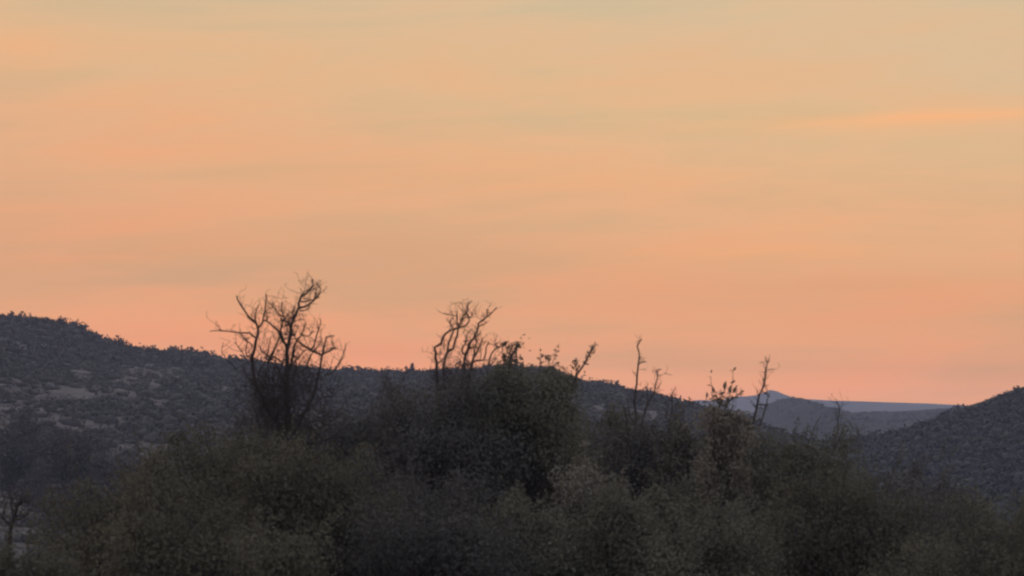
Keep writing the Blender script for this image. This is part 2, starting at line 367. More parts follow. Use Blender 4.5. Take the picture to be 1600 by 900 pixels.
for px, size, hill, label, sx in [
        (22, 1.9, LEFT, 'low round shrub on the highest part of the skyline, by the left edge', 1.2),
        (97, 2.0, LEFT, 'dark shrub where the high skyline begins to drop', 1.3),
        (186, 2.6, LEFT, 'wide dark shrub at the steep step of the descending skyline', 1.6),
        (272, 1.9, LEFT, 'small peaked shrub on the skyline between the steep step and the big dead tree', 1.0),
        (312, 1.7, LEFT, 'low shrub on the skyline nearest to the outstretched twig of the big dead tree', 1.2),
        (560, 1.8, LEFT, 'low flat shrub on the skyline just past the big dead tree', 1.6),
        (643, 2.0, LEFT, 'lone round shrub on the flat skyline between the two groups of dead trees', 1.3),
        (862, 1.7, LEFT, 'rounded shrub on the skyline knoll behind the leafy tree top', 1.2),
        (962, 1.7, LEFT, 'small shrub on the falling skyline between leafy branch and tall thin snag', 1.2),
        (1087, 1.9, LEFT, 'dark shrub at the foot of the falling skyline beside the leafy sapling', 1.4),
        (1562, 1.2, RIGHT, 'small bushy shrub on the skyline of the right-edge hill, halfway up', 0.9),
        (1592, 1.3, RIGHT, 'dark shrub on the skyline of the right-edge hill, where it meets the frame', 1.3)]:
    skyline_shrub(px, size, hill, label, sx=sx)

# ------------------------------------------------------------------ traced dead trees
class Tree:
    def __init__(s, name, label, cat, D, base_px, seed, group=None, mat=BARK):
        s.D, s.g, s.mat = D, random.Random(seed), mat
        p = at(base_px, 700, D); z = float(ground_z(p.x, D))
        s.base = Vector((p.x, D, z)); s.root = thing(name, label, cat, s.base, group)
        s.pts = []; s.lines = []
    def w2l(s, v): return v - s.base
    def depth(s, px, py):
        if not s.pts: return 0.0
        return min(s.pts, key=lambda q: (q[0]-px)**2 + (q[1]-py)**2)[2]
    def line(s, pts, w0, w1, part='branch', parent=None, to_ground=False, slope=None, twigs=0, sides=6, sub=2, jit=0.045, twlen=(0.12, 0.45)):
        """pts in photo pixels, widths in photo pixels; the limb also swings in depth"""
        m = s.D/FPX
        off = s.depth(*pts[0]); sl = s.g.uniform(-0.6, 0.6) if slope is None else slope
        P, Rr = [], []; n = len(pts); acc = 0; tot = sum(math.dist(pts[i], pts[i+1]) for i in range(n-1)) or 1
        for i, (px, py) in enumerate(pts):
            if i:
                d = math.dist(pts[i-1], pts[i]); acc += d; off += sl*d*m + s.g.gauss(0, 0.15)*d*m
            s.pts.append((px, py, off)); P.append(s.w2l(at(px, py, s.D+off))); Rr.append(max(0.005, 1.08*(w0+(w1-w0)*acc/tot)*m*0.5))
        if to_ground:
            b = Vector((P[0].x*0.55, P[0].y*0.55, -0.15)); mid = (P[0]+b)/2 + Vector((s.g.gauss(0, .05), s.g.gauss(0, .05), 0))
            P = [b, mid] + P; Rr = [Rr[0]*1.45, Rr[0]*1.2] + Rr
        Q, q = smooth_path(P, Rr, sub, jit, s.g)
        o = obj(part, tubes(part, [(Q, q)], sides), s.mat, parent or s.root)
        if twigs:
            segs = []
            for _ in range(int(twigs*1.6)):
                i = s.g.randrange(len(Q)//3, max(len(Q)//3+1, int(len(Q)*0.9))); segs += s.twig(Q[i], s.g.uniform(*twlen), 0.006)
            obj('twig', tubes('twig', segs, 3), s.mat, o if parent is None else parent)['kind'] = 'stuff'
        return o
    def twig(s, p, ln, r, lvl=0):
        g = s.g; d = Vector((g.gauss(0, 0.7), g.gauss(0, 0.7), abs(g.gauss(0.35, 0.5)))).normalized()
        P = [p.copy()]; n = 4; out = []
        for i in range(n):
            d = (d + Vector((g.gauss(0, .3), g.gauss(0, .3), g.gauss(0.08, .25)))).normalized(); P.append(P[-1]+d*ln/n)
            if lvl < 1 and i > 0 and g.random() < 0.55: out += s.twig(P[-1], ln*0.55, r*0.75, lvl+1)
        return [(P, [r*(1-0.6*i/n) for i in range(n+1)])] + out
    def brush(s, pxs, pys, n, ln, part='twig', r=0.005, dz=0.6):
        """a loose brush of fine dead twigs fanning up through a region of the tree"""
        g = s.g; segs = []
        for _ in range(n):
            px, py = g.uniform(*pxs), g.uniform(*pys); segs += s.twig(s.w2l(at(px, py, s.D+g.uniform(-dz, dz))), g.uniform(*ln), r)
        o = obj(part, tubes(part, segs, 3), s.mat, s.root); o['kind'] = 'stuff'; return o

def crop(ox, oy, k): return lambda L_: [(ox+x/k, oy+y/k) for x, y in L_]

# the big bare dead tree
c = crop(320, 420, 3.6)
T = Tree('dead_tree', 'large bare dead tree with wide forked crown standing above the olive bush', 'tree', 55, 446, 3)
trunk = T.line(c([(470, 1120), (468, 960), (470, 820), (464, 690), (462, 560), (460, 470), (478, 390), (486, 320), (503, 275), (528, 222), (540, 160), (588, 122), (612, 92), (604, 58)]), 12, 2.0, 'trunk', to_ground=True, slope=0.05, twigs=12, sides=8)
lf = T.line(c([(455, 960), (400, 850), (345, 770), (300, 680), (268, 560), (268, 490), (288, 400), (300, 340), (290, 308), (268, 288), (230, 245), (200, 200), (180, 150)]), 8, 2.2, twigs=14, slope=-0.25)
rt = T.line(c([(475, 960), (540, 850), (600, 740), (636, 610), (650, 545), (660, 488), (668, 440), (682, 385), (726, 378)]), 6, 2.0, twigs=12, slope=0.3)
for p, a, b, par, tw in [
        ([(300, 335), (326, 298), (338, 240), (346, 170), (346, 142)], 3.4, 1.5, lf, 4),
        ([(290, 308), (284, 262), (306, 203)], 2.8, 1.3, lf, 3), ([(288, 390), (250, 360), (200, 360), (90, 349), (28, 351)], 2.8, 1.1, lf, 3),
        ([(270, 432), (232, 402), (206, 368)], 2.2, 1.1, lf, 4), ([(268, 480), (225, 498), (190, 440), (168, 410)], 2.0, 1.0, lf, 4),
        ([(270, 510), (232, 480), (236, 420), (246, 384)], 2.2, 1.0, lf, 4),
        ([(455, 425), (426, 385), (414, 350), (384, 325), (345, 292), (328, 290)], 4.0, 2.2, trunk, 3), ([(345, 292), (352, 268), (338, 232)], 2.2, 1.2, trunk, 2),
        ([(460, 455), (440, 402), (425, 352), (431, 312), (446, 276), (434, 240), (436, 188)], 4.2, 1.5, trunk, 5), ([(442, 272), (402, 237), (355, 185)], 2.4, 1.1, trunk, 4),
        ([(484, 330), (466, 300), (440, 291), (424, 282)], 4.0, 1.8, trunk, 6), ([(498, 282), (496, 250), (508, 215)], 2.6, 1.0, trunk, 3),
        ([(530, 222), (562, 214), (602, 188), (640, 150), (654, 112), (634, 76)], 3.6, 1.2, trunk, 6), ([(540, 182), (575, 182), (612, 174), (648, 158)], 2.6, 1.2, trunk, 4),
        ([(534, 236), (566, 232), (596, 206)], 2.4, 1.0, trunk, 3), ([(540, 160), (560, 128), (600, 112)], 2.2, 1.0, trunk, 4), ([(604, 188), (628, 142), (622, 108)], 2, 0.9, trunk, 3),
        ([(468, 600), (496, 470), (520, 402), (560, 436), (600, 460), (640, 476), (660, 492)], 4.4, 2.8, trunk, 6), ([(664, 480), (705, 462), (744, 446)], 3.2, 2.0, rt, 2), ([(728, 450), (716, 405)], 1.8, 0.9, rt, 1),
        ([(598, 458), (622, 402), (640, 342), (650, 278)], 2.8, 1.2, trunk, 3), ([(520, 402), (544, 372), (560, 332), (570, 298)], 2.8, 1.1, trunk, 4), ([(546, 372), (580, 380), (612, 344)], 2.2, 1.0, trunk, 3),
        ([(460, 505), (430, 522), (400, 502), (350, 492), (318, 462), (298, 430)], 3.0, 1.4, trunk, 6), ([(352, 536), (380, 482), (402, 430), (420, 388)], 3.4, 2.2, trunk, 5),
        ([(690, 600), (740, 560), (770, 502), (792, 418)], 2.2, 0.9, rt, 3), ([(752, 545), (786, 490), (780, 460)], 1.6, 0.8, rt, 2), ([(180, 570), (130, 520), (95, 470), (104, 415)], 1.8, 0.8, lf, 2),
        ([(478, 570), (520, 502), (560, 460), (602, 448)], 2.8, 1.4, trunk, 5), ([(556, 580), (590, 502), (640, 430), (662, 392)], 2.4, 1.0, trunk, 4),
        ([(500, 640), (515, 560), (500, 480), (530, 430)], 2.8, 1.2, trunk, 5), ([(430, 640), (415, 560), (395, 520), (360, 500)], 2.8, 1.2, trunk, 5), ([(300, 600), (340, 520), (360, 440), (375, 380)], 2.4, 1.0, lf, 5)]:
    T.line(c(p), a, b, parent=par, twigs=tw, sides=5, part='limb')
T.brush((400, 455), (590, 680), 190, (0.3, 0.8), r=0.008); T.brush((410, 510), (590, 710), 260, (0.3, 0.8), r=0.008); T.brush((425, 462), (485, 560), 30, (0.15, 0.45))
# tangle of dead twigs wound round the upper trunk
T.brush((441, 462), (495, 535), 46, (0.08, 0.26), part='twig_tangle', r=0.009, dz=0.2)

# the two leaning dead stems in the middle and their thinner neighbours: three clumps
c = crop(670, 460, 6.43)
T2 = Tree('dead_tree', 'crooked leafless dead tree with angular left-hand stem, left of the leafy tree top', 'tree', 58, 694, 5)
a = T2.line(c([(130, 1300), (105, 1060), (85, 900), (78, 740), (66, 640), (56, 532), (128, 487), (150, 420), (182, 384), (250, 350), (300, 330), (370, 314), (410, 262), (394, 240)]), 6.5, 1.8, 'trunk', to_ground=True, twigs=8, slope=-0.1, sides=8)
b = T2.line(c([(140, 1200), (150, 900), (148, 720), (164, 625), (185, 582), (200, 480), (240, 390), (252, 350)]), 5.5, 2.4, twigs=6, slope=0.15)
d = T2.line(c([(185, 582), (246, 545), (266, 460), (290, 380), (302, 320), (326, 258), (346, 214), (376, 190), (394, 110), (432, 63)]), 3.8, 1.2, twigs=8)
for p, w0, w1, par, tw in [([(302, 320), (284, 270), (284, 168)], 2.6, 1.1, d, 3), ([(278, 216), (215, 202), (158, 190)], 1.6, 0.8, d, 2), ([(240, 342), (206, 282), (236, 240), (256, 236)], 2.2, 1.0, a, 3),
                           ([(376, 192), (414, 240), (440, 180)], 2.4, 1.0, d, 4), ([(326, 258), (372, 226), (416, 238)], 2.4, 1.2, d, 3), ([(85, 700), (130, 665), (164, 630)], 2.6, 1.6, a, 3), ([(230, 800), (198, 760), (168, 715)], 2.8, 1.6, b, 3),
                           ([(80, 600), (110, 610), (130, 560)], 1.4, 0.7, a, 3), ([(150, 450), (150, 520), (160, 560)], 1.4, 0.8, a, 1)]:
    T2.line(c(p), w0, w1, parent=par, twigs=tw, sides=5, part='limb')
T2.brush((672, 712), (585, 690), 150, (0.25, 0.6), r=0.007)
T3 = Tree('dead_tree', 'bare dead tree with long stem reaching up to the right, in the middle group', 'tree', 58.8, 728, 7)
a = T3.line(c([(350, 1300), (345, 1060), (350, 900), (355, 720), (366, 620), (398, 540), (412, 490), (460, 420), (490, 352), (500, 290), (560, 246), (620, 200), (664, 150), (680, 128)]), 6.5, 1.4, 'trunk', to_ground=True, twigs=10, slope=0.1, sides=8)
b = T3.line(c([(370, 1100), (400, 900), (430, 720), (460, 620), (490, 560), (520, 500), (542, 438)]), 5.5, 1.6, twigs=6)
for p, w0, w1, par, tw in [([(592, 215), (584, 180), (588, 146)], 1.8, 0.9, a, 2), ([(498, 322), (560, 300), (604, 262)], 2.0, 0.9, a, 2), ([(368, 608), (332, 580), (350, 520), (372, 482), (350, 468)], 3.2, 1.6, a, 6), ([(376, 482), (378, 400), (436, 345)], 1.8, 0.9, a, 2),
                           ([(470, 430), (508, 402), (516, 384)], 2.2, 1.2, a, 3), ([(398, 540), (450, 530), (502, 536)], 2.2, 1.4, a, 3), ([(438, 690), (470, 665), (550, 660), (574, 580), (590, 500), (602, 472)], 3.0, 1.6, b, 3),
                           ([(456, 612), (456, 560), (440, 542)], 2.6, 1.2, b, 3), ([(462, 620), (470, 520), (480, 430)], 1.6, 0.8, b, 3), ([(365, 640), (400, 690), (430, 700)], 1.8, 1.0, a, 2), ([(520, 650), (525, 590), (515, 540)], 1.2, 0.7, b, 2)]:
    T3.line(c(p), w0, w1, parent=par, twigs=tw, sides=5, part='limb')
T3.brush((715, 760), (585, 690), 150, (0.25, 0.6), r=0.007)
T4 = Tree('dead_sapling', 'thin bent dead sapling leaning against the leafy tree top', 'tree', 59.5, 760, 9)
a = T4.line(c([(560, 1100), (585, 900), (595, 740), (614, 640), (640, 580), (680, 545), (742, 519)]), 4.5, 1.4, 'trunk', to_ground=True, twigs=6)
T4.line(c([(680, 546), (684, 508)]), 1.6, 0.8, parent=a, part='limb', twigs=2, sides=5); T4.line(c([(600, 720), (640, 690), (682, 640)]), 2.0, 0.9, parent=a, part='limb', twigs=4, sides=5)

# thin snags on the right
c = crop(950, 510, 4.0)
for lab, D, bpx, seed, lines in [
        ('tallest thin dead snag with hooked tip, right of the leafy branch', 62, 990, 21, [([(140, 860), (155, 700), (166, 480), (180, 360), (186, 270), (195, 200), (182, 125), (212, 78)], 5.5, 1.4), ([(195, 232), (218, 224), (242, 221)], 1.6, 0.8), ([(168, 480), (215, 430), (232, 380)], 1.6, 0.8), ([(160, 600), (130, 520), (120, 450)], 2, 0.8)]),
        ('short forked dead snag beside the tallest thin snag', 62.6, 1012, 22, [([(190, 760), (215, 600), (235, 515), (290, 412), (304, 340), (310, 282), (332, 268)], 4.5, 1.2), ([(300, 392), (320, 372), (326, 362)], 1.6, 0.8), ([(240, 505), (246, 420), (243, 368)], 2.0, 1.0), ([(307, 300), (300, 270)], 1.2, 0.8)]),
        ('slender dead stem with crooked tip just before the leafy sapling', 64, 1046, 23, [([(360, 760), (385, 640), (402, 520), (400, 430), (426, 374)], 3.4, 1.0), ([(404, 440), (385, 425)], 1.2, 0.8), ([(396, 560), (360, 600), (340, 580)], 1.6, 0.8)]),
        ('leaning dead snag crossing the far blue peak, right of the sapling', 57, 1168, 24, [([(850, 820), (884, 680), (930, 510), (965, 390), (985, 300), (994, 232), (984, 188)], 5.0, 1.4), ([(993, 236), (1010, 213)], 1.4, 0.8), ([(970, 382), (1006, 364)], 1.4, 0.8), ([(940, 640), (960, 590), (1000, 440), (1012, 418)], 3.0, 1.2), ([(942, 490), (1000, 488)], 1.8, 1.2), ([(964, 404), (1012, 442)], 1.6, 1.0), ([(925, 510), (905, 485)], 1.4, 0.8)]),
        ('short slanting dead stick standing above the right bush', 60, 1258, 25, [([(1220, 860), (1242, 750), (1272, 680), (1332, 556)], 3.6, 1.6), ([(1290, 640), (1310, 640)], 1.2, 0.8)]),
        ('upright dead stump-like snag with bent tip, rightmost of the snags', 61, 1305, 26, [([(1400, 900), (1412, 760), (1434, 650), (1447, 525), (1436, 482), (1424, 470)], 5.5, 2.4), ([(1430, 680), (1455, 600), (1460, 570)], 2.0, 1.0), ([(1440, 590), (1420, 560)], 1.4, 0.8)]),
        ('faint thin twig standing alone right of the bent-tip snag', 66, 1342, 27, [([(1565, 880), (1562, 700), (1556, 618)], 2.6, 1.0), ([(1560, 680), (1572, 650)], 1.2, 0.7)])]:
    t = Tree('dead_snag', lab, 'snag', D, bpx, seed, 'thin dead snags standing above the bushes', TWIG if seed > 24 else BARK)
    tr = None
    for i, (p, w0, w1) in enumerate(lines):
        if seed > 24: w0, w1 = w0*0.7, w1*0.7
        if i == 0: tr = t.line(c(p), w0, w1, 'trunk', to_ground=True, twigs=14, slope=0.05, twlen=(0.1, 0.35), sides=7)
        else: t.line(c(p), w0, w1, 'branch', twigs=2, sides=5, twlen=(0.08, 0.25))

# bare shrub at the left edge
c = crop(0, 600, 3.75)
T5 = Tree('bare_shrub', 'small leafless shrub against the pale patch of ground at the left edge', 'shrub', 50, 18, 31)
a = T5.line(c([(60, 900), (70, 825), (90, 760), (106, 710), (134, 676)]), 7, 2.0, 'trunk', to_ground=True, twigs=12)
for p, w0, w1 in [([(70, 826), (40, 812), (0, 768), (-40, 730)], 4.5, 1.6), ([(100, 725), (76, 700), (70, 636)], 2.6, 1.0), ([(80, 800), (150, 770), (192, 716)], 3.0, 1.0), ([(106, 710), (150, 690), (176, 700)], 2.0, 1.0), ([(20, 792), (24, 740), (50, 690)], 2.2, 0.9)]:
    T5.line(c(p), w0, w1, 'branch', twigs=8, sides=5)

# ------------------------------------------------------------------ leafy bushes and trees
def bush(name, label, cat, px, top, wpx, D, mat, seed, group=None, nleaf=22000, aspect=1.0, leaf=0.058, tintshift=0.0, nclump=170, spread=0.85, nshoot=130, hang=0.75, zfun=None):
    """multi-stemmed bush: stems from the ground, leaf clumps through the crown, leafy shoots that break the outline"""
    g = np.random.default_rng(seed); m = D/FPX; nleaf = int(nleaf*1.9)
    if cat == 'bush': wpx = wpx*1.15
    tp = at(px, top, D); bz = float((zfun or ground_z)(np.array(tp.x), np.array(D))); H = tp.z-bz; rx = wpx*m/2; ry = rx*aspect
    root = thing(name, label, cat, (tp.x, D, bz), group)
    zc, rz = H*(1-hang/2)*0.97, H*hang/2
    d = g.normal(size=(nclump, 3)); d /= np.linalg.norm(d, axis=1, keepdims=True)
    rr = (0.20+0.80*g.random((nclump, 1))**0.6)
    prof = 1+0.30*np.sin(d[:, :1]*3+seed)+0.2*np.cos(d[:, 1:2]*4+seed*1.7)
    nl = 6; lx = np.linspace(-0.62, 0.62, nl)+g.normal(size=nl)*0.08; lh = 1-(0.1+0.8*g.random(nl))*min(0.45, rx*0.3)/H; lh[g.integers(1, nl-1)] = 1.0; lo = g.integers(0, nl, nclump)
    lz = H*lh[lo]; lw = (0.34+0.18*g.random(nl))[lo]
    Cc = np.stack([(lx[lo]+d[:, 0]*rr[:, 0]*lw)*rx, (g.normal(size=nl)*0.3)[lo]*ry+d[:, 1]*rr[:, 0]*ry*0.6, lz*(1-hang/2)+d[:, 2]*rr[:, 0]*lz*hang/2*1.04], -1)
    cr = (0.16+0.16*g.random(nclump))*min(rx, rz)*spread + 0.06
    zt = np.sort(Cc[:, 2]+cr*0.8)[-3]; zb_ = Cc[:, 2].min(); Cc[:, 2] = zb_ + (Cc[:, 2]-zb_)*(H-0.8*cr.mean()-zb_)/(zt-0.8*cr.mean()-zb_)
    Cc[:, 2] = np.minimum(Cc[:, 2], H-cr*0.8)
    xt = np.sort(np.abs(Cc[:, 0])+cr*0.8)[-6]; Cc[:, 0] *= rx/xt
    # small upright tufts that stand above the crown and break its outline
    nt_ = int(np.clip(rx*13, 4, 24)); top = np.argsort(-(Cc[:, 2]+0.25*np.abs(Cc[:, 0])))[:max(10, nclump//3)]; ti = g.choice(top, nt_); tz = 0.08+0.34*g.random(nt_)**1.5
    T1 = Cc[ti]+np.stack([g.normal(size=nt_)*0.12, g.normal(size=nt_)*0.12, cr[ti]*0.6+tz*0.5], -1); T2 = T1+np.stack([g.normal(size=nt_)*0.06, g.normal(size=nt_)*0.06, tz*0.7], -1)
    Cc = np.concatenate([Cc, T1, T2]); cr = np.concatenate([cr, cr[ti]*0.55, cr[ti]*0.32]); lo = np.concatenate([lo, lo[ti], lo[ti]]); nclump = len(Cc)
    leaf = leaf*max(0.9, D/52)
    w = cr**1.8; w /= w.sum(); idx = g.choice(nclump, nleaf, p=w)
    dd = g.normal(size=(nleaf, 3)); dd /= np.linalg.norm(dd, axis=1, keepdims=True)
    P = Cc[idx] + dd*(cr[idx]*g.random(nleaf)**0.42*1.25)[:, None]*np.array([1.15, 1.15, 0.85])
    loose = g.random(nleaf) < 0.22; P[loose] += g.normal(size=(int(loose.sum()), 3))*np.array([0.16, 0.16, 0.12])-np.array([0, 0, 0.10])
    P[:, 2] = np.maximum(P[:, 2], 0.1)
    ct = g.random(nclump); tint = np.clip(0.5*ct[idx]+0.4*g.random(nl)[lo][idx]+0.10*g.random(nleaf)+tintshift, 0, 1)
    nr = dd*0.8+g.normal(size=(nleaf, 3))*0.45+np.array([0, 0, 0.12])
    V, F = leaf_tris(P, nr, leaf*(0.7+0.8*g.random(nleaf)), leaf*(0.5+0.4*g.random(nleaf)), g)
    # shoots
    segs = []; SP, SN = [], []
    outer = np.argsort(-(Cc[:, 2]/rz*0.9 + np.abs(Cc[:, 0])/rx*0.6))[:max(8, nclump//2)]
    for k in range(nshoot):
        i = outer[g.integers(0, len(outer))]; p = Cc[i]+g.normal(size=3)*cr[i]*0.5
        dr = np.array([Cc[i, 0]/rx*0.5, Cc[i, 1]/ry*0.4, 0.75])+g.normal(size=3)*0.35; dr /= np.linalg.norm(dr); ln = cr[i]*0.9+g.random()**2*0.5
        pts = [p]
        for j in range(4): dr = dr+g.normal(size=3)*0.16; dr /= np.linalg.norm(dr); pts.append(pts[-1]+dr*ln/4)
        segs.append(([Vector(q_) for q_ in pts], [0.007, 0.006, 0.005, 0.004, 0.003]))
        for j in range(int(ln/0.028)):
            t = g.random()**0.8*4; a_ = min(int(t), 3); SP.append(pts[a_]+(pts[a_+1]-pts[a_])*(t-a_)+g.normal(size=3)*0.03); SN.append(g.normal(size=3))
    if SP:
        SP, SN = np.array(SP), np.array(SN); V2, F2 = leaf_tris(SP, SN, leaf*(0.7+0.8*g.random(len(SP))), leaf*(0.5+0.35*g.random(len(SP))), g)
        F = np.concatenate([F, F2+len(V)]); V = np.concatenate([V, V2]); tint = np.concatenate([tint, np.clip(0.35+0.35*g.random(len(SP))+tintshift, 0, 1)])
    obj('crown', mesh_np('crown', V, F, tint), mat, root)
    # stems with limbs to the clumps
    stems = []; ns = 5 if cat != 'tree' else 3
    tops = []
    for k in range(ns):
        a_ = 2*math.pi*k/ns+g.random(); e = np.array([math.cos(a_)*rx*0.35, math.sin(a_)*ry*0.35, zc*(0.75+0.3*g.random())])
        b_ = np.array([math.cos(a_)*0.15, math.sin(a_)*0.15, -0.15]); pts = [b_, b_*0.6+e*0.4+g.normal(size=3)*0.08, b_*0.25+e*0.75+g.normal(size=3)*0.1, e]
        r0 = 0.055+0.015*H*0.5; Q, q_ = smooth_path([Vector(p) for p in pts], [r0, r0*0.8, r0*0.6, r0*0.4], 3, 0.02, rnd); stems.append((Q, q_)); tops.append((np.array(Q[-1]), np.array(Q[len(Q)//2])))
    for i in range(nclump):
        cand = [p for pr in tops for p in pr]; o_ = min(cand, key=lambda p: np.linalg.norm(p-Cc[i])+0.5*max(0, p[2]-Cc[i, 2]))
        mid = (o_+Cc[i])/2+g.normal(size=3)*0.1; stems.append(([Vector(o_), Vector(mid), Vector(Cc[i])], [0.028, 0.018, 0.008]))
    so_ = obj('stem', tubes('stem', stems, 5), BARK2, root); obj('twig', tubes('twig', segs, 3), BARK2, so_)['kind'] = 'stuff'
    return root

G = 'leafy bushes and trees on the near slope'
BUSHES = [
  # name, label, category, px, top, width px, depth, material, kwargs
  ('hillside_tree', 'dark ragged tree on the opposite slope at the left edge, above the bare shrub', 'tree', 22, 648, 120, 345, DARK, dict(nleaf=6000, hang=0.9, nshoot=20, zfun=LEFT.z, tintshift=-0.15)),
  ('hillside_tree', 'dark low tree on the opposite slope, right of the ragged one at the left edge', 'tree', 112, 668, 130, 325, DARK, dict(nleaf=6000, hang=0.9, nshoot=20, zfun=LEFT.z, tintshift=-0.12)),
  ('hillside_tree', 'small dark tree on the opposite slope above the broad olive bush', 'tree', 190, 704, 90, 320, DARK, dict(nleaf=4000, hang=0.9, nshoot=16, zfun=LEFT.z, tintshift=-0.1)),
  ('olive_bush', 'broad olive bush filling the lower left, right of the bare shrub', 'bush', 222, 732, 270, 47, OLIVE, dict(nleaf=32000)),
  ('olive_bush', 'tall olive bush left of the big dead tree trunk', 'bush', 340, 672, 260, 49, OLIVE, dict(nleaf=32000)),
  ('olive_bush', 'olive bush at the foot of the big dead tree, right of its trunk', 'bush', 490, 712, 220, 45, OLIVE, dict(nleaf=26000, tintshift=-0.03)),
  ('olive_bush', 'low olive bush in the bottom left corner', 'bush', 10, 858, 190, 42, OLIVE, dict(nleaf=14000, nshoot=30)),
  ('olive_bush', 'pale-flecked olive bush along the bottom edge below the tall olive bush', 'bush', 320, 800, 300, 40, OLIVE, dict(nleaf=22000, tintshift=0.08)),
  ('scrub_bush', 'dark bush close behind the trunk of the big dead tree', 'bush', 436, 640, 200, 60, DARK, dict(nleaf=24000, tintshift=-0.15)),
  ('scrub_bush', 'wide flat-topped dark bush between the big dead tree and the middle dead trees', 'bush', 585, 624, 250, 57.5, DARK, dict(nleaf=40000, nshoot=60, tintshift=-0.15)),
  ('scrub_bush', 'dark grey-green bush below the middle dead trees', 'bush', 690, 598, 210, 55.5, DARK, dict(nleaf=36000, tintshift=-0.1)),
  ('scrub_bush', 'very dark bush low in the centre under the flat-topped bush', 'bush', 600, 725, 280, 50, DARK, dict(nleaf=28000, tintshift=-0.2)),
  ('scrub_bush', 'dark bush along the bottom edge left of centre', 'bush', 690, 790, 260, 44, DARK, dict(nleaf=22000, tintshift=-0.15)),
  ('leafy_tree', 'tall dense olive-green tree with leafy tip rising above the hill skyline', 'tree', 796, 574, 235, 56.5, GREEN, dict(nleaf=52000, nclump=170, hang=0.85, nshoot=36)),
  ('leafy_tree', 'narrow leaning green tree carrying the leafy branch above the skyline', 'tree', 876, 588, 80, 57, GREEN, dict(nleaf=13000, hang=0.8, nclump=70, tintshift=-0.08, nshoot=30)),
  ('scrub_bush', 'green bush right of the narrow leaning tree', 'bush', 940, 644, 140, 66, GREEN, dict(nleaf=18000, tintshift=-0.1)),
  ('scrub_bush', 'pale dry bush in the gap right of the tall green tree', 'bush', 925, 728, 120, 54, DRY, dict(nleaf=13000, tintshift=0.4, nshoot=30)),
  ('scrub_bush', 'green bush at the bottom centre below the pale dry bush', 'bush', 870, 782, 280, 46, GREEN, dict(nleaf=28000)),
  ('scrub_bush', 'dark twiggy bush at the foot of the tallest snag', 'bush', 1008, 660, 140, 60, DARK, dict(nleaf=16000)),
  ('scrub_bush', 'dry grey-leaved bush left of the leafy sapling', 'bush', 1080, 660, 130, 59, DRY, dict(nleaf=12000, tintshift=-0.12)),
  ('scrub_bush', 'dark green bush at the bottom edge under the leafy sapling', 'bush', 1050, 770, 280, 45, GREEN, dict(nleaf=28000, tintshift=-0.08)),
  ('olive_bush', 'large domed olive bush under the leaning snag, right of the sapling', 'bush', 1192, 676, 240, 54, GREEN, dict(nleaf=44000, nclump=140, nshoot=36)),
  ('olive_bush', 'olive bush low at the right of the domed bush', 'bush', 1300, 748, 250, 48, OLIVE, dict(nleaf=26000, tintshift=-0.05)),
  ('scrub_bush', 'dark bush on the far side of the rightmost snag', 'bush', 1390, 738, 190, 78, DARK, dict(nleaf=14000, tintshift=-0.05)),
  ('scrub_bush', 'grey-green bush in front of the right-edge hill slope', 'bush', 1480, 775, 240, 66, DARK, dict(nleaf=18000)),
  ('olive_bush', 'olive bush at the right edge of the picture', 'bush', 1575, 772, 190, 57, GREEN, dict(nleaf=17000)),
  ('olive_bush', 'low bush in the bottom right corner', 'bush', 1500, 836, 260, 45, OLIVE, dict(nleaf=18000, tintshift=-0.08)),
  ('scrub_bush', 'low dark bush at the bottom between domed bush and right corner', 'bush', 1385, 810, 220, 50, DARK, dict(nleaf=18000)),
]
BR = {}
for i, (nm, lab, cat, px, top, w, D, mat, kw) in enumerate(BUSHES):
    BR[lab] = bush(nm, lab, cat, px, top, w, D, mat, 100+i, 'trees on the opposite slope' if nm == 'hillside_tree' else G, **kw)

# ------------------------------------------------------------------ large single leaves
def big_leaf_mesh():
    """pointed oval leaf, folded along its midrib and arched; 1 m long along +x"""
    V = [(0, 0, 0)]; F = []; n = 5
    ws = [0.10, 0.19, 0.20, 0.13]; rows = []
    for i, w in enumerate(ws):
        x = (i+1)/n; z = 0.10*math.sin(math.pi*x); b = len(V); V += [(x, w, z+0.06), (x, 0, z), (x, -w, z+0.06)]; rows.append(b)
    V.append((1, 0, -0.02)); t = len(V)-1
    F += [(0, rows[0]+1, rows[0]), (0, rows[0]+2, rows[0]+1)]
    for a_, b_ in zip(rows, rows[1:]): F += [(a_, a_+1, b_+1, b_), (a_+1, a_+2, b_+2, b_+1)]
    F += [(rows[-1], rows[-1]+1, t), (rows[-1]+1, rows[-1]+2, t)]
    me = bpy.data.meshes.new('leaf'); me.from_pydata(V, [], F); me.update(); return me
def solid_mat(name, c1, c2): return noise_mat(name, c1, c2, 8, 0.6)
BIGLEAF = big_leaf_mesh(); BIGLEAF.materials.append(solid_mat('broad_leaf', (0.085, 0.072, 0.052), (0.17, 0.142, 0.10)))
def put_leaf(root, base, px, py, ang, lenpx, D, g, off=0.0):
    """leaf whose stalk end is at px, py; ang in picture degrees (0 = right, 90 = up)"""
    m = D/FPX; o = bpy.data.objects.new('leaf', BIGLEAF); C.objects.link(o); o.parent = root
    p = at(px, py, D+off)-base; a_ = math.radians(ang); X = Vector((math.cos(a_), g.uniform(-0.35, 0.35), math.sin(a_))).normalized()
    tw = g.uniform(0, 6.28); s0 = X.cross(Vector((0.2, 1, 0.1))).normalized(); s1 = X.cross(s0); Y = s0*math.cos(tw)+s1*math.sin(tw); Zv = X.cross(Y)
    o.matrix_local = Matrix.Translation(p) @ Matrix((X, Y, Zv)).transposed().to_4x4() @ Matrix.Scale(lenpx*m, 4)

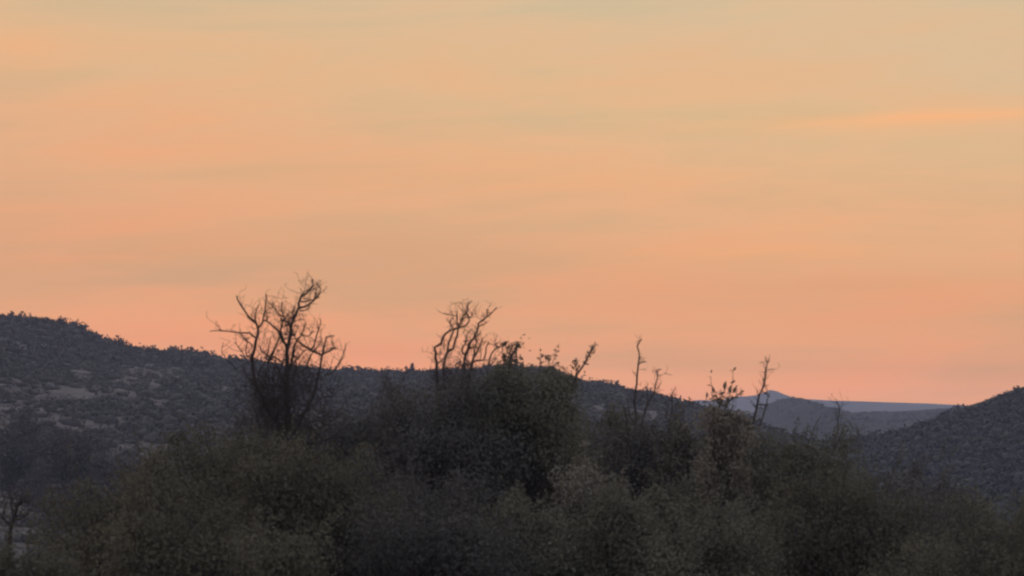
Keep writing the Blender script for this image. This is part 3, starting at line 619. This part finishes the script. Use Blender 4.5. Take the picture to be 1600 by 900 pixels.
# leafy sapling beside the far peak
D = 52.0; sap = bush('leafy_sapling', 'slim sapling with a crown of large single leaves against the sunset sky', 'sapling', 1128, 642, 74, D, DRY, 311, None, nleaf=6500, nclump=46, nshoot=20, leaf=0.06, tintshift=0.4, hang=0.6, spread=1.25)
c = crop(1060, 560, 5.62); g = random.Random(4); sb = sap.location
tw = Tree.__new__(Tree); tw.D, tw.g, tw.mat, tw.base, tw.root, tw.pts, tw.lines = D, g, BARK2, sb.copy(), sap, [], []
for p in [[(400, 1100), (390, 700), (385, 480), (375, 340), (330, 300), (300, 240)], [(375, 340), (400, 290), (415, 262)], [(390, 480), (440, 380), (455, 300), (475, 215), (478, 140), (480, 105)], [(455, 300), (490, 260)], [(380, 400), (300, 330), (292, 230), (285, 160)],
          [(440, 380), (520, 320), (540, 295)], [(385, 480), (270, 400), (245, 350)], [(390, 520), (490, 440), (510, 400)], [(390, 600), (540, 540), (580, 520)], [(390, 600), (250, 560), (200, 530)]]:
    tw.line(c(p), 1.7, 0.5, 'branch', twigs=1, sides=5, twlen=(0.05, 0.15))
LV = [(285, 130, 75, 34), (292, 160, 165, 34), (295, 248, 165, 50), (318, 310, 105, 62), (405, 282, 80, 86), (350, 312, 15, 70), (452, 215, 25, 55), (480, 110, 55, 46), (470, 112, 150, 22), (495, 262, 40, 42), (450, 320, 75, 95), (470, 310, 60, 80), (535, 300, 20, 50), (245, 350, 85, 58),
      (250, 390, 150, 30), (260, 380, 20, 70), (300, 410, 200, 60), (330, 400, 100, 80), (300, 360, 60, 50), (360, 420, 70, 80), (400, 400, 120, 70), (430, 400, 40, 75), (470, 400, 80, 60), (505, 400, 100, 50), (430, 350, 150, 60), (480, 360, 10, 60), (390, 360, 50, 60),
      (310, 450, 120, 60), (360, 480, 30, 70), (420, 470, 150, 70), (450, 450, 60, 70), (500, 470, 20, 60), (540, 520, 20, 60), (560, 540, -10, 40), (580, 520, 40, 40), (510, 520, 100, 50), (340, 520, 170, 60), (270, 520, 140, 55), (210, 530, 160, 50), (240, 570, 100, 45), (300, 560, 60, 60), (400, 560, 110, 70), (460, 560, 30, 70)]
LV += [(g.gauss(385, 75), g.uniform(320, 590), g.uniform(10, 170), g.uniform(38, 68)) for _ in range(46)]
for x_, y_, a_, ln in LV: put_leaf(sap, sb, *c([(x_, y_)])[0], a_, ln/5.62, D, g, g.uniform(-0.25, 0.25))

# leafy tip of the tall green tree
c = crop(630, 450, 3.912)
tt = BR['tall dense olive-green tree with leafy tip rising above the hill skyline']; D = 56.5; g = random.Random(8)
tw.D, tw.g, tw.base, tw.root, tw.pts = D, g, tt.location.copy(), tt, []
for p in [[(640, 640), (630, 520), (612, 430), (606, 370), (618, 330)], [(645, 560), (655, 470), (652, 400), (646, 328)], [(655, 470), (664, 420), (684, 375), (704, 338)], [(820, 560), (832, 480), (838, 440), (846, 408)], [(836, 462), (856, 455)], [(720, 540), (722, 460)], [(920, 560), (922, 490)]]:
    tw.line(c(p), 3.0, 0.9, 'branch', twigs=1, sides=5, twlen=(0.05, 0.15))
for x0, y0, x1, y1, n, sp_ in [(640, 520, 608, 370, 40, 12), (608, 370, 618, 335, 12, 6), (655, 480, 648, 335, 40, 11), (664, 420, 704, 345, 24, 8), (640, 510, 640, 430, 50, 22), (838, 450, 846, 412, 10, 6), (836, 462, 856, 455, 3, 4), (722, 490, 722, 462, 5, 8), (922, 540, 922, 490, 8, 10)]:
    for k in range(n):
        t = g.random(); put_leaf(tt, tt.location, *c([(x0+(x1-x0)*t+g.gauss(0, sp_), y0+(y1-y0)*t+g.gauss(0, sp_*0.6))])[0], g.uniform(20, 160), g.uniform(4.0, 7.5), D, g, g.uniform(-0.2, 0.2))
# leafy branch of the narrow leaning tree
tt = BR['narrow leaning green tree carrying the leafy branch above the skyline']; D = 57.0
tw.D, tw.base, tw.root, tw.pts = D, tt.location.copy(), tt, []
for p in [[(990, 720), (1030, 620), (1052, 560), (1058, 510), (1046, 445)], [(1056, 540), (1075, 510), (1110, 460), (1140, 402), (1164, 352), (1190, 345)], [(1110, 460), (1136, 468)]]:
    tw.line(c(p), 3.6, 1.0, 'branch', twigs=1, sides=5, twlen=(0.05, 0.15))
for x0, y0, x1, y1, n, sp_ in [(1058, 515, 1046, 450, 30, 10), (1105, 465, 1150, 390, 26, 8), (1150, 390, 1168, 352, 12, 7), (1165, 352, 1190, 346, 4, 4), (1040, 600, 1055, 540, 16, 16)]:
    for k in range(n):
        t = g.random(); put_leaf(tt, tt.location, *c([(x0+(x1-x0)*t+g.gauss(0, sp_), y0+(y1-y0)*t+g.gauss(0, sp_*0.6))])[0], g.uniform(0, 150), g.uniform(4.0, 7.5), D, g, g.uniform(-0.15, 0.15))

# ------------------------------------------------------------------ haze
X0, X1, Y0, Y1, Z0, Z1 = -4300, 4300, -480, 4200, -22, 74
V = [(x_, y_, z_) for x_ in (X0, X1) for y_ in (Y0, Y1) for z_ in (Z0, Z1)]
F = [(0, 1, 3, 2), (4, 6, 7, 5), (0, 4, 5, 1), (2, 3, 7, 6), (0, 2, 6, 4), (1, 5, 7, 3)]
me = bpy.data.meshes.new('haze'); me.from_pydata(V, [], F); me.update()
hm = bpy.data.materials.new('haze_air'); hm.use_nodes = True; ht = hm.node_tree; ht.nodes.clear()
pv = ht.nodes.new('ShaderNodeVolumePrincipled'); ho = ht.nodes.new('ShaderNodeOutputMaterial'); ht.links.new(pv.outputs[0], ho.inputs['Volume'])
pv.inputs['Color'].default_value = (0.63, 0.69, 0.95, 1); pv.inputs['Density'].default_value = 2.4e-4; pv.inputs['Anisotropy'].default_value = 0.0
hz = obj('haze', me, hm); hz['kind'] = 'stuff'; hz['label'] = 'thin bluish dusk haze filling the valley air'
